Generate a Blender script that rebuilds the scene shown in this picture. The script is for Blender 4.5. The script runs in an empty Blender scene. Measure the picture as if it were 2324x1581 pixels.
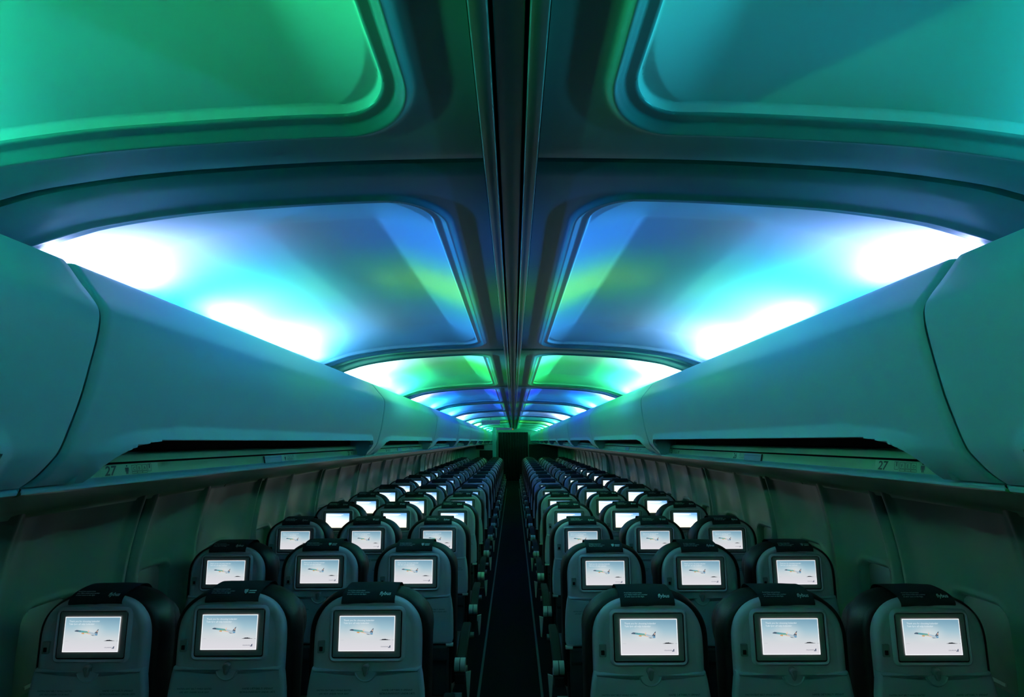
import bpy, math, random
from mathutils import Vector, Matrix
random.seed(7)
C = bpy.context.scene.collection
scn = bpy.context.scene

# ------------------------------------------------------------ camera, world, exposure
F_PX, PITCH, YAW, ROLL = 1088.5, .1866, -.0023, -.0043
CAM = Vector((.0283, 0.0, 1.619))
def _ray(x, z):
    y = 1.0
    c, s = math.cos(ROLL), math.sin(ROLL); x, z = c*x - s*z, s*x + c*z
    c, s = math.cos(PITCH), math.sin(PITCH); y, z = c*y - s*z, s*y + c*z
    c, s = math.cos(YAW), math.sin(YAW); x, y = c*x + s*y, -s*x + c*y
    return Vector((x, y, z))
_f = _ray(0, 0); _r = _ray(1, 0) - _f; _u = _ray(0, 1) - _f
cam = bpy.data.objects.new('camera', bpy.data.cameras.new('camera')); C.objects.link(cam)
cam.data.sensor_width = 36; cam.data.lens = F_PX/2324*36; cam.data.clip_start = .02; cam.data.clip_end = 100
cam.matrix_world = Matrix(((_r.x, _u.x, -_f.x, CAM.x), (_r.y, _u.y, -_f.y, CAM.y), (_r.z, _u.z, -_f.z, CAM.z), (0, 0, 0, 1)))
scn.camera = cam
scn.view_settings.view_transform = 'Standard'; scn.view_settings.look = 'None'
scn.view_settings.gamma = 1; scn.view_settings.use_curve_mapping = False
scn.view_settings.exposure = 0.0
w = bpy.data.worlds.new('world'); scn.world = w; w.use_nodes = True
w.node_tree.nodes['Background'].inputs[0].default_value = (.002, .006, .007, 1)
w.node_tree.nodes['Background'].inputs[1].default_value = .3

XC = .025            # the shell's own centre line
SH = -.0037          # the ceiling and bins fall slightly towards the front
MOD = 2.05; Y0 = .89 # length of one ceiling / bin bay and the first joint
KMIN, KMAX = -2, 10   # bays
YEND = Y0 + MOD*(KMAX+1)

# ------------------------------------------------------------ cove lights: coloured diodes behind the bin lips
COVE = {  # side: list of (Y, (r,g,b), strength)
 'L': [(-3.2,(1.7,1,1.15),11),(-1.5,(1.4,1,1.15),9),(-.9,(.05,.75,.6),2.5),(-.3,(.02,.9,.22),4.6),(.2,(.05,1,.22),6.4),(.5,(.05,1,.45),6.2),(.72,(.03,.5,.9),1.6),  # first two: unseen rear bays, whitened and boosted as fill for the seat backs
       (.9,(.2,.25,1),3),(1.15,(.9,.52,1),4.4),(1.32,(.8,.5,1),4.2),(1.45,(.05,.14,1),3.6),(1.58,(.0,.5,1),2.2),(1.70,(.08,1,.75),3.4),
       (1.85,(.35,1,.85),4.4),(2.0,(.2,.8,1),3.6),(2.15,(.35,.6,1),4.4),(2.4,(.6,.6,1),5.0),(2.6,(.2,.5,1),3.6),(2.85,(.0,.22,1),2.2),
       (3.1,(.7,.85,1),5),(3.5,(1,.95,.9),5.5),(3.9,(.3,1,.2),2.6),(4.4,(.1,1,.4),2.4),(4.8,(.1,.9,.5),2.2),
       (5.2,(.9,.75,1),5),(5.6,(.6,.25,1),3.4),(6.0,(.03,.1,1),2.4),(6.6,(.02,.35,1),2.2),(7.1,(.3,.9,1),4),(7.7,(.03,.4,1),2.2),(8.6,(.02,.25,1),2.2),
       (9.2,(1,.6,1),4.4),(10.0,(.9,.3,.9),3.0),(10.8,(.1,.4,1),2.4),(11.3,(.1,1,.7),3.6),(12.6,(.1,.8,.7),2.4),(13.4,(.9,1,.10),3.2),(14.6,(.3,.9,.3),2.4),
       (15.6,(.2,.8,1),3),(17,(.1,.9,.5),3),(24,(.1,.9,.5),3)],
 'R': [(-3.2,(1.7,1,1.15),11),(-1.5,(1.4,1,1.15),9),(-.9,(.03,.5,.6),2),(-.3,(.01,.38,.5),1.8),(.2,(.01,.42,.6),2.0),(.5,(.02,.8,.84),4.4),(.72,(.03,.6,.8),1.8),  # rear-bay pair raised here too, to brighten the seat backs from behind
       (.9,(.15,.2,1),3),(1.15,(.8,.45,1),4.8),(1.32,(.6,.4,1),4.0),(1.45,(.03,.2,1),3.2),(1.58,(.02,.7,.9),2.0),(1.70,(.05,1,.75),3.2),
       (1.85,(.3,1,.9),4.2),(2.0,(.3,.85,1),4.2),(2.15,(.2,.6,1),4.2),(2.4,(.7,.6,1),5.0),(2.6,(.4,.45,1),4.2),(2.85,(.0,.22,1),2.2),
       (3.1,(.5,1,.6),5),(3.5,(.9,1,.8),5.5),(3.9,(.15,1,.35),2.8),(4.4,(.1,.9,.5),2.6),(4.8,(.1,1,.3),2.4),
       (5.2,(.9,.8,1),5),(5.6,(.2,.15,1),3.2),(6.0,(.02,.12,1),2.4),(6.6,(.02,.4,1),2.4),(7.1,(.5,.8,1),4),(7.7,(.4,1,.2),2.8),(8.6,(.02,.35,1),2.2),
       (9.2,(.5,1,.2),3.2),(10.0,(.3,.4,1),2.6),(10.8,(.8,.6,1),3.4),(11.3,(.02,1,.75),3.6),(12.6,(.02,.7,.9),2.4),(13.4,(.5,1,.03),3.2),(14.6,(.3,1,.2),2.6),
       (15.6,(.3,.7,1),3),(17,(.1,1,.4),3),(24,(.1,.9,.5),3)]}
COVE_W = .35
def lerp_tab(tab, x):
    if x <= tab[0][0]: return tab[0][1]
    for a, b in zip(tab, tab[1:]):
        if x <= b[0]: return a[1]+(b[1]-a[1])*(x-a[0])/(b[0]-a[0])
    return tab[-1][1]
def sstep(t): t = max(0, min(1, t)); return t*t*(3-2*t)
def cove_at(side, y):
    L = COVE[side]
    if y <= L[0][0]: return L[0][1], L[0][2]
    for a, b in zip(L, L[1:]):
        if a[0] <= y <= b[0]:
            t = (y-a[0])/(b[0]-a[0]); t = t*t*(3-2*t)
            return tuple(p+(q-p)*t for p, q in zip(a[1], b[1])), a[2]+(b[2]-a[2])*t
    return L[-1][1], L[-1][2]
def cove_lights():
    for side, s in (('L', -1), ('R', 1)):
        spans = []
        for k in range(KMIN, KMAX+1):      # one lamp strip per bay, between the ribs
            a, b = Y0+MOD*k+.22, Y0+MOD*(k+1)-.20
            n = {-2: 3, -1: 8, 0: 15, 1: 8, 2: 8}.get(k, 4)
            spans += [(a+(b-a)*i/n, (b-a)/n) for i in range(n)]
        for y, step in spans:
            yc = y + step/2
            col, st = cove_at(side, yc)
            for ang, spread, pw, red in BEAMS:
                d = bpy.data.lights.new('cove_light', 'AREA'); d.shape = 'RECTANGLE'
                d.size = step*.95; d.size_y = .02; d.spread = math.radians(spread)
                if spread < 60:
                    col = tuple(c**(1.8 if i else 1)*(1 if i else red) for i, c in enumerate(col))
                    if yc < 2.9:
                        TH = THROW if side == 'R' else [(-4,(.02,.6,.6),3),(-.6,(.02,.8,.2),3),(.3,(.03,.9,.16),4),(.62,(.02,.8,.35),3)]+THROW[3:]
                        j = max(i for i in range(len(TH)) if TH[i][0] <= yc or i == 0); q = TH[min(j+1, len(TH)-1)]; p = TH[j]
                        t = sstep((yc-p[0])/max(1e-6, q[0]-p[0])); col = tuple(m_+(n_-m_)*t for m_, n_ in zip(p[1], q[1])); st = p[2]+(q[2]-p[2])*t
                d.color = (col[0]*(red if spread > 60 else 1), col[1], col[2]); d.energy = COVE_W*pw*st*step/.2*lerp_tab([(.9, .75), (2.9, 1.0), (3.2, 1.7), (8, 1.9), (19, 1.6)], yc)
                o = bpy.data.objects.new('cove_light', d); C.objects.link(o)
                a = math.radians(ang)
                zd = Vector((s*math.cos(a), 0, -math.sin(a)))   # local +Z points away from the beam
                xd = Vector((0, 1, 0)); yd = zd.cross(xd)
                o.matrix_world = Matrix(((xd.x, yd.x, zd.x, XC+s*LU), (xd.y, yd.y, zd.y, yc), (xd.z, yd.z, zd.z, LZ+SH*yc), (0, 0, 0, 1)))
LU = 1.12; LZ = 2.02
THROW = [(-4,(.02,.6,.6),3),(-.3,(.02,.6,.4),2.5),(.3,(.02,.7,.4),3),(.8,(.02,.4,.9),3),(1.1,(.02,.30,1),4.6),(1.5,(.02,.16,1),4.8),(1.66,(.05,.8,.5),3.8),(1.8,(.25,1,.16),5),(1.95,(.1,1,.3),4),(2.15,(.02,.45,.8),3.2),
         (2.5,(.02,.30,1),3.6),(2.85,(.02,.2,.8),2.4)]
BEAMS = ((74, 118, 1.6, .5), (8, 32, .38, .12))   # (tilt up, spread, power, red share): a wide wash and a narrow throw
cove_lights()

# ------------------------------------------------------------ materials
def mat(name, col, rough=.5, metal=0, spec=.5, emit=None, estr=1, bump=0, bscale=200, coat=0):
    m = bpy.data.materials.new(name); m.use_nodes = True
    nt = m.node_tree; b = nt.nodes['Principled BSDF']
    b.inputs['Base Color'].default_value = (*col, 1); b.inputs['Roughness'].default_value = rough
    b.inputs['Metallic'].default_value = metal
    b.inputs['Specular IOR Level'].default_value = spec
    if coat: b.inputs['Coat Weight'].default_value = coat
    if emit: b.inputs['Emission Color'].default_value = (*emit, 1); b.inputs['Emission Strength'].default_value = estr
    tc = nt.nodes.new('ShaderNodeTexCoord'); nz = nt.nodes.new('ShaderNodeTexNoise')
    nz.inputs['Scale'].default_value = bscale; nt.links.new(tc.outputs['Object'], nz.inputs['Vector'])
    if bump:
        bp = nt.nodes.new('ShaderNodeBump'); bp.inputs['Strength'].default_value = bump; bp.inputs['Distance'].default_value = .002
        nt.links.new(nz.outputs['Fac'], bp.inputs['Height']); nt.links.new(bp.outputs['Normal'], b.inputs['Normal'])
    mp = nt.nodes.new('ShaderNodeMapRange'); mp.inputs['To Min'].default_value = max(0, rough-.04); mp.inputs['To Max'].default_value = min(1, rough+.04)
    nt.links.new(nz.outputs['Fac'], mp.inputs['Value']); nt.links.new(mp.outputs['Result'], b.inputs['Roughness'])
    return m
M = {}
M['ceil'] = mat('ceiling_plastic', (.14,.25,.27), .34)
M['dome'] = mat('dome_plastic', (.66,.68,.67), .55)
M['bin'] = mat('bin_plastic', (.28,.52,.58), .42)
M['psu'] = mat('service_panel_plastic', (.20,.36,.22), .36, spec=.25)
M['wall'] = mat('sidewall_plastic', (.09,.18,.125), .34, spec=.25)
M['rail'] = mat('rail_aluminium', (.14,.17,.16), .30, .5)
M['black'] = mat('black_gap', (.004,.004,.004), .9, spec=.1)
M['shade'] = mat('window_shade', (.12,.14,.10), .5)
M['blue_panel'] = mat('blue_call_panel', (.06,.10,.16), .35)
M['ink'] = mat('black_ink', (.006,.006,.006), .6)
M['shell'] = mat('seat_shell_plastic', (.60,.51,.58), .55, spec=.3, bump=.25, bscale=900)
M['tray'] = mat('tray_plastic', (.52,.50,.56), .55, spec=.3, bump=.25, bscale=900)
M['bezel'] = mat('bezel_plastic', (.27,.25,.25), .5, spec=.3)
M['leather'] = mat('black_leather', (.010,.008,.008), .5, spec=.3, bump=.3, bscale=220)
M['cloth'] = mat('headrest_cloth', (.020,.026,.028), .9, spec=.1, bump=.2, bscale=1500)
M['print'] = mat('cloth_print', (.75,.82,.82), .8)
M['pocket'] = mat('pocket_fabric', (.03,.035,.035), .8, bump=.4, bscale=700)
M['cap'] = mat('armrest_cap', (.50,.52,.44), .35)
M['arm'] = mat('armrest_pad', (.016,.019,.018), .75, spec=.12)
M['metal'] = mat('seat_metal', (.45,.46,.44), .35, .8)
M['carpet'] = mat('carpet', (.004,.005,.006), .95, bump=.5, bscale=300, spec=.1)
M['strip'] = mat('floor_strip', (.045,.08,.07), .6)
M['curtain'] = mat('curtain_cloth', (.010,.012,.014), .85, spec=.1)
M['partition'] = mat('partition_panel', (.30,.36,.34), .6)
M['partition_dark'] = mat('front_partition', (.14,.18,.17), .6)
M['darkpanel'] = mat('dark_panel', (.008,.009,.010), .7, spec=.2)
M['sign'] = mat('sign_face', (.02,.05,.12), .6, spec=.2, emit=(.08,.16,.32), estr=.3)
M['amber'] = mat('amber_light', (.4,.15,.02), .5, emit=(1,.3,.03), estr=.25)

def screen_mat(name, bright):
    m = bpy.data.materials.new(name); m.use_nodes = True; nt = m.node_tree; nt.nodes.clear()
    N = nt.nodes.new; Lk = nt.links.new
    out = N('ShaderNodeOutputMaterial'); em = N('ShaderNodeEmission'); Lk(em.outputs[0], out.inputs[0])
    uv = N('ShaderNodeUVMap'); sep = N('ShaderNodeSeparateXYZ'); Lk(uv.outputs[0], sep.inputs[0])
    ramp = N('ShaderNodeValToRGB'); cr = ramp.color_ramp
    def lin(r, g, b): return tuple((c/255/12.92 if c/255 <= .04045 else ((c/255+.055)/1.055)**2.4) for c in (r, g, b)) + (1,)
    if not bright:
        st = [(0, lin(222,219,226)), (.30, lin(212,215,220)), (.42, lin(203,213,218)), (.70, lin(160,194,208)), (1, lin(122,164,186))]
    else:
        st = [(0, lin(255,250,225)), (.45, lin(245,252,235)), (.75, lin(190,225,250)), (1, lin(120,180,250))]
    cr.elements[0].position = st[0][0]; cr.elements[0].color = st[0][1]
    cr.elements[1].position = st[-1][0]; cr.elements[1].color = st[-1][1]
    for p, c in st[1:-1]:
        e = cr.elements.new(p); e.color = c
    # sky darkens to the right, pale halo around the aircraft
    a = N('ShaderNodeMath'); a.operation = 'MULTIPLY_ADD'; Lk(sep.outputs['X'], a.inputs[0]); a.inputs[1].default_value = .16 if not bright else .45; a.inputs[2].default_value = -.08 if not bright else -.3
    b = N('ShaderNodeMath'); b.operation = 'MULTIPLY'; Lk(a.outputs[0], b.inputs[0]); Lk(sep.outputs['Y'], b.inputs[1])
    c = N('ShaderNodeMath'); c.operation = 'ADD'; Lk(b.outputs[0], c.inputs[0]); Lk(sep.outputs['Y'], c.inputs[1])
    Lk(c.outputs[0], ramp.inputs[0])
    mp = N('ShaderNodeVectorMath'); mp.operation = 'DISTANCE'; cmb = N('ShaderNodeCombineXYZ'); Lk(sep.outputs['X'], cmb.inputs[0])
    Lk(sep.outputs['Y'], cmb.inputs[1]); Lk(cmb.outputs[0], mp.inputs[0]); mp.inputs[1].default_value = (.45, .60, 0)
    mr = N('ShaderNodeMapRange'); Lk(mp.outputs['Value'], mr.inputs['Value']); mr.inputs['From Min'].default_value = 0; mr.inputs['From Max'].default_value = .36
    mr.inputs['To Min'].default_value = .5; mr.inputs['To Max'].default_value = 0; mr.interpolation_type = 'SMOOTHSTEP'
    mx = N('ShaderNodeMix'); mx.data_type = 'RGBA'; Lk(mr.outputs['Result'], mx.inputs['Factor']); Lk(ramp.outputs[0], mx.inputs['A']); mx.inputs['B'].default_value = lin(235,235,232)
    Lk(mx.outputs['Result'], em.inputs['Color']); em.inputs['Strength'].default_value = 1.0 if not bright else 1.25
    return m
def emat(name, rgb255, s=1.0):
    m = bpy.data.materials.new(name); m.use_nodes = True; nt = m.node_tree; nt.nodes.clear()
    out = nt.nodes.new('ShaderNodeOutputMaterial'); em = nt.nodes.new('ShaderNodeEmission'); nt.links.new(em.outputs[0], out.inputs[0])
    rgb = nt.nodes.new('ShaderNodeRGB'); rgb.outputs[0].default_value = tuple(((c/255+.055)/1.055)**2.4 if c > 10 else c/255/12.92 for c in rgb255) + (1,)
    nt.links.new(rgb.outputs[0], em.inputs['Color']); em.inputs['Strength'].default_value = s
    return m
M['scr'] = screen_mat('screen_picture', False); M['scr2'] = screen_mat('screen_picture_bright', True)
M['scr_white'] = emat('screen_white', (244,250,252), 1.1); M['scr_text'] = emat('screen_text', (226,238,244))
M['scr_text2'] = emat('screen_text_bright', (255,255,255), 1.3)
M['scr_dark'] = emat('screen_dark', (22,26,34)); M['scr_navy'] = emat('screen_navy', (40,58,92)); M['scr_grey'] = emat('screen_grey', (186,192,196))
M['ac_teal'] = emat('aircraft_teal', (96,160,168)); M['ac_dark'] = emat('aircraft_dark', (70,92,112)); M['ac_green'] = emat('aircraft_green', (130,178,150))
M['ac_white'] = emat('aircraft_white', (176,194,206)); M['ac_or'] = emat('aircraft_orange', (214,160,104)); M['ac_pink'] = emat('aircraft_pink', (240,190,160)); M['ac_blue'] = emat('aircraft_blue', (90,150,190))

# ------------------------------------------------------------ mesh helpers
class MB:
    def __init__(s): s.v = []; s.f = []; s.m = []; s.mats = []; s.uv = {}
    def mi(s, m):
        if m not in s.mats: s.mats.append(m)
        return s.mats.index(m)
    def add(s, vs, fs, m, uvs=None):
        o = len(s.v); s.v += [tuple(v) for v in vs]; k = s.mi(m)
        for i, f in enumerate(fs):
            if uvs: s.uv[len(s.f)] = [uvs[j] for j in f]
            s.f.append(tuple(o+j for j in f)); s.m.append(k)
    def grid(s, P, m, close_u=False, flip=False):
        nu, nv = len(P), len(P[0]); vs = [p for r in P for p in r]; fs = []
        for i in range(nu if close_u else nu-1):
            for j in range(nv-1):
                a, b = i*nv+j, ((i+1) % nu)*nv+j
                q = (a, b, b+1, a+1); fs.append(q[::-1] if flip else q)
        s.add(vs, fs, m)
    def box(s, lo, hi, m, bev=0):
        if bev:
            x0, y0, z0 = lo; x1, y1, z1 = hi
            s.layers([(x0, z0), (x1, z0), (x1, z1), (x0, z1)], [(y0, bev), (y0+bev, 0), (y1-bev, 0), (y1, bev)], m); return
        x0, y0, z0 = lo; x1, y1, z1 = hi
        vs = [(x0,y0,z0),(x1,y0,z0),(x1,y1,z0),(x0,y1,z0),(x0,y0,z1),(x1,y0,z1),(x1,y1,z1),(x0,y1,z1)]
        s.add(vs, [(3,2,1,0),(4,5,6,7),(0,1,5,4),(1,2,6,5),(2,3,7,6),(3,0,4,7)], m)
    def layers(s, outline, ly, m, cap0=True, cap1=True, cap_m=None):
        """outline: (x,z) counter-clockwise seen from -Y; ly: (y, inset[, curve]) from the near face to the far one"""
        n = len(outline); rings = []
        nr = []
        for i in range(n):
            p, q, r = outline[i-1], outline[i], outline[(i+1) % n]
            a = (q[0]-p[0], q[1]-p[1]); b = (r[0]-q[0], r[1]-q[1])
            la = math.hypot(*a) or 1e-9; lb = math.hypot(*b) or 1e-9
            nx = -(a[1]/la + b[1]/lb); nz = a[0]/la + b[0]/lb; l = math.hypot(nx, nz) or 1
            dn = max(.5, (nx*(-a[1]/la)+nz*(a[0]/la))/l); nr.append((nx/l/dn, nz/l/dn))
        for y, ins in ly:
            rings.append([(p[0]+k[0]*ins, y, p[1]+k[1]*ins) for p, k in zip(outline, nr)])
        vs = [v for r in rings for v in r]; fs = []
        for i in range(len(rings)-1):
            for j in range(n):
                k = (j+1) % n
                fs.append((i*n+j, (i+1)*n+j, (i+1)*n+k, i*n+k)[::-1] if True else ())
        s.add(vs, fs, m)
        if cap0: s.add(rings[0], [tuple(range(n))], cap_m or m)
        if cap1: s.add(rings[-1], [tuple(range(n))[::-1]], m)
    def cyl(s, a, b, r, m, n=14, r2=None):
        a, b = Vector(a), Vector(b); d = (b-a).normalized(); t = Vector((0, 0, 1)) if abs(d.z) < .9 else Vector((1, 0, 0))
        u = d.cross(t).normalized(); w_ = d.cross(u); r2 = r if r2 is None else r2
        vs = []
        for c, rr in ((a, r), (b, r2)):
            for i in range(n):
                an = 2*math.pi*i/n; vs.append(c+u*math.cos(an)*rr+w_*math.sin(an)*rr)
        fs = [(i, (i+1) % n, n+(i+1) % n, n+i) for i in range(n)] + [tuple(range(n))[::-1], tuple(range(n, 2*n))]
        s.add(vs, fs, m)
    def xform(s, M_): s.v = [tuple(M_ @ Vector(v)) for v in s.v]; return s
    def mesh(s, name, smooth=True, ang=35):
        me = bpy.data.meshes.new(name); me.from_pydata(s.v, [], s.f)
        for m in s.mats: me.materials.append(m)
        me.polygons.foreach_set('material_index', s.m)
        if s.uv:
            ul = me.uv_layers.new(name='UVMap')
            for pi, uvs in s.uv.items():
                for k, li in enumerate(me.polygons[pi].loop_indices): ul.data[li].uv = uvs[k]
        me.validate(); me.update()
        if smooth:
            me.polygons.foreach_set('use_smooth', [True]*len(me.polygons))
            me.set_sharp_from_angle(angle=math.radians(ang))
        return me
    def obj(s, name, parent=None, **k):
        o = bpy.data.objects.new(name, s.mesh(name, **k)); C.objects.link(o)
        if parent: o.parent = parent
        return o
def tag(o, label=None, cat=None, group=None, kind=None):
    if label: o['label'] = label
    if cat: o['category'] = cat
    if group: o['group'] = group
    if kind: o['kind'] = kind
    return o
def empty(name, loc=(0, 0, 0), rot=(0, 0, 0)):
    o = bpy.data.objects.new(name, None); C.objects.link(o); o.location = loc; o.rotation_euler = rot; o.empty_display_size = .1
    return o
def copy_tree(o, parent=None):
    c = o.copy(); C.objects.link(c); c.parent = parent
    for ch in [x for x in KIDS.get(o.name, [])]:
        d = copy_tree(ch, c); KIDS.setdefault(c.name, []).append(d)
    return c
KIDS = {}
def part(mb, name, parent, label=None, **k):
    o = mb.obj(name, parent, **k); KIDS.setdefault(parent.name, []).append(o)
    if label: o['label'] = label
    return o
def spline(pts, n):
    out = []
    for i in range(len(pts)-1):
        p0 = pts[max(i-1, 0)]; p1 = pts[i]; p2 = pts[i+1]; p3 = pts[min(i+2, len(pts)-1)]
        for j in range(n):
            t = j/n
            out.append(tuple(.5*((2*p1[k])+(-p0[k]+p2[k])*t+(2*p0[k]-5*p1[k]+4*p2[k]-p3[k])*t*t+(-p0[k]+3*p1[k]-3*p2[k]+p3[k])*t**3) for k in range(len(p1))))
    out.append(tuple(pts[-1])); return out
def lerp_tab(tab, x):
    if x <= tab[0][0]: return tab[0][1]
    for a, b in zip(tab, tab[1:]):
        if x <= b[0]: return a[1]+(b[1]-a[1])*(x-a[0])/(b[0]-a[0])
    return tab[-1][1]
def sstep(t): t = max(0, min(1, t)); return t*t*(3-2*t)
_txt = {}
def text_geo(body, size, align='LEFT', shear=0, bold=0):
    key = (body, size, align, shear, bold)
    if key in _txt: return _txt[key]
    cu = bpy.data.curves.new('txt', 'FONT'); cu.body = body; cu.size = size; cu.align_x = align; cu.shear = shear; cu.resolution_u = 2
    cu.offset = bold
    o = bpy.data.objects.new('txt', cu); C.objects.link(o)
    bpy.context.view_layer.update()
    ev = o.evaluated_get(bpy.context.evaluated_depsgraph_get()); me = ev.to_mesh()
    r = ([tuple(v.co) for v in me.vertices], [tuple(p.vertices) for p in me.polygons])
    ev.to_mesh_clear(); bpy.data.objects.remove(o); bpy.data.curves.remove(cu)
    _txt[key] = r; return r
def put_text(mb, body, size, m, origin, ux, uy, **k):
    vs, fs = text_geo(body, size, **k); o, ux, uy = Vector(origin), Vector(ux), Vector(uy)
    mb.add([o+ux*v[0]+uy*v[1] for v in vs], fs, m)

# ------------------------------------------------------------ ceiling bays
ARC = [(.0,2.181),(.056,2.180),(.35,2.174),(.58,2.161),(.76,2.145),(.94,2.116),(1.03,2.09),(1.125,2.055),(1.2,2.01),(1.28,1.94),(1.33,1.86)]
ARCS = spline(ARC, 6)
def arc(u): return lerp_tab(ARCS, u)
OA, OB = .165, 1.905     # opening start / end inside a bay
U0 = .20
def ceil_h(u, y):
    """recess height above the rib surface at bay position (u, y)"""
    r = .10
    dx = (U0 + r) - u
    cy = (OA+OB)/2; hy = (OB-OA)/2
    qy = abs(y-cy) - (hy - r)
    if dx > 0 and qy > 0: d = r - math.hypot(dx, qy)
    else: d = r - max(dx, qy)
    h = 0.0
    h -= .0105*math.exp(-((d+.036)/.0085)**2)          # raised bead around the opening
    h += .004*sstep((d+.024)/.006)                     # groove beside it
    if d > 0:
        h += .018*sstep(d/.010)
        wu = .20 - .055*(y-OA)/(OB-OA); wy = .24
        a = max(0, 1-(u-U0)/wu); b = max(0, 1-(min(y-OA, OB-y))/wy)
        t = 1 - math.hypot(a, b); t = max(0, min(1, t))
        t = t if t < .9 else .9+.1*math.sin((t-.9)/.1*math.pi/2)
        h += DOME*t*lerp_tab([(0, 1), (.75, 1), (1.0, .75), (1.2, .4), (1.33, .2)], u)
    return h, d
DOME = .062
def frange(a, b, n): return [a+(b-a)*i/n for i in range(n)]
UL = frange(.056, .13, 2)+frange(.13, .32, 66)+frange(.32, .44, 12)+frange(.44, 1.33, 28)+[1.33]
YL = [.012, .0122, .014]+frange(.017, .06, 7)+frange(.06, .10, 2)+frange(.10, .285, 64)+frange(.285, .44, 12)+frange(.44, 1.63, 16)+frange(1.63, 1.785, 12)+frange(1.785, 1.97, 64)+frange(1.97, 2.030, 4)+[2.035, 2.0378, 2.038]
def ceiling_mesh(s):
    mb = MB(); nU, nY = len(UL), len(YL); vs = []; inside = []
    for u in UL:
        for y in YL:
            h, d = ceil_h(u, y)
            e = 0
            if y < .05: e = .013*((.05-y)/.043)**2
            if y > 2.02: e = .006*((y-2.02)/.023)**2
            if y < .0121 or y > 2.0379: e = .06
            vs.append((s*u, y, arc(u)+h+e)); inside.append(d)
    cache = {}; D = [d-.003 for d in inside]
    def cut(i, j):
        k = (min(i, j), max(i, j))
        if k not in cache:
            t = D[k[0]]/(D[k[0]]-D[k[1]]); t = max(.02, min(.98, t)); cache[k] = len(vs)
            vs.append(tuple(p+(q-p)*t for p, q in zip(vs[k[0]], vs[k[1]])))
        return cache[k]
    F = {0: [], 1: []}
    for i in range(nU-1):
        for j in range(nY-1):
            a = i*nY+j; q = (a, a+nY, a+nY+1, a+1); sg = [D[k] > 0 for k in q]
            for reg in (0, 1):
                w_ = [g == bool(reg) for g in sg]
                if not any(w_): continue
                if all(w_): poly = list(q)
                else:
                    poly = []
                    for t in range(4):
                        if w_[t]: poly.append(q[t])
                        if w_[t] != w_[(t+1) % 4]: poly.append(cut(q[t], q[(t+1) % 4]))
                F[reg].append(tuple(poly[::-1] if s > 0 else poly))
    n0 = 0
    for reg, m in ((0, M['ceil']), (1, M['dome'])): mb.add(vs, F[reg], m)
    # drop unused verts by welding: rebuild compactly
    used = sorted({i for f in mb.f for i in f}); mp = {}
    key = {}; nv = []
    for i in used:
        k = tuple(round(c, 6) for c in mb.v[i])
        if k not in key: key[k] = len(nv); nv.append(mb.v[i])
        mp[i] = key[k]
    mb.v = nv; mb.f = [tuple(mp[i] for i in f) for f in mb.f]
    return mb
cm = {}
for s in (-1, 1): cm[s] = ceiling_mesh(s).mesh('ceiling_bay', ang=50)
for k in range(KMIN, KMAX+1):
    for s in (-1, 1):
        y = Y0+MOD*k
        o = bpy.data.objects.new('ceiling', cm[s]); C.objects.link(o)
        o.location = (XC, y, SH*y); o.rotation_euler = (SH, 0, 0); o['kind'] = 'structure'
# dark void above the joints
mb = MB()
ys = (Y0+MOD*KMIN-.05, YEND+.05)
P = [[(XC+u*s_, y, arc(abs(u))+.09+SH*y) for y in ys] for s_, u in [(-1, q) for q in (1.33,1.2,1.03,.76,.35,0)]+[(1, q) for q in (.35,.76,1.03,1.2,1.33)]]
mb.grid(P, M['black']); o = mb.obj('ceiling'); o['kind'] = 'structure'

# added baffles, hidden in the cove, that shade the ribs from the lamps
for s in (-1, 1):
    for k in range(KMIN, KMAX+1):
        mb = MB(); y = Y0+MOD*k
        for yy in (OA-.01, OB+.01):
            a = [(.93,1.965),(1.0,2.0),(1.12,2.045),(1.30,2.10),(1.30,1.92),(.98,1.94)]
            vs = [(s*u, yy-.003, z) for u, z in a]+[(s*u, yy+.003, z) for u, z in a]
            mb.add(vs, [tuple(range(6)), tuple(range(11, 5, -1))]+[(i, (i+1) % 6, 6+(i+1) % 6, 6+i) for i in range(6)], M['dome'])
        o = mb.obj('ceiling', smooth=False); o.location = (XC, y, SH*y); o.rotation_euler = (SH, 0, 0); o['kind'] = 'structure'  # unseen light baffle, kept among the ceiling objects
# centre rails
YA, YB = Y0+MOD*KMIN, YEND
def long_strip(name, x0, x1, z0, z1, m, kind='structure', bev=.003, ya=YA, yb=YB):
    mb = MB(); pr = [(x0, z1), (x0, z0+bev), (x0+bev*.4, z0+bev*.3), (x0+bev, z0), (x1-bev, z0), (x1-bev*.4, z0+bev*.3), (x1, z0+bev), (x1, z1)]
    mb.grid([[(XC+x, y, z+SH*y) for y in (ya, yb)] for x, z in pr], m, flip=True)
    o = mb.obj(name, ang=60)
    if kind: o['kind'] = kind
    return o
long_strip('trim_1', -.054, -.0275, 2.168, 2.24, M['rail'])
long_strip('trim_2', .0275, .054, 2.168, 2.24, M['rail'])
long_strip('trim_3', -.0215, .0215, 2.176, 2.24, M['ceil'])

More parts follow.
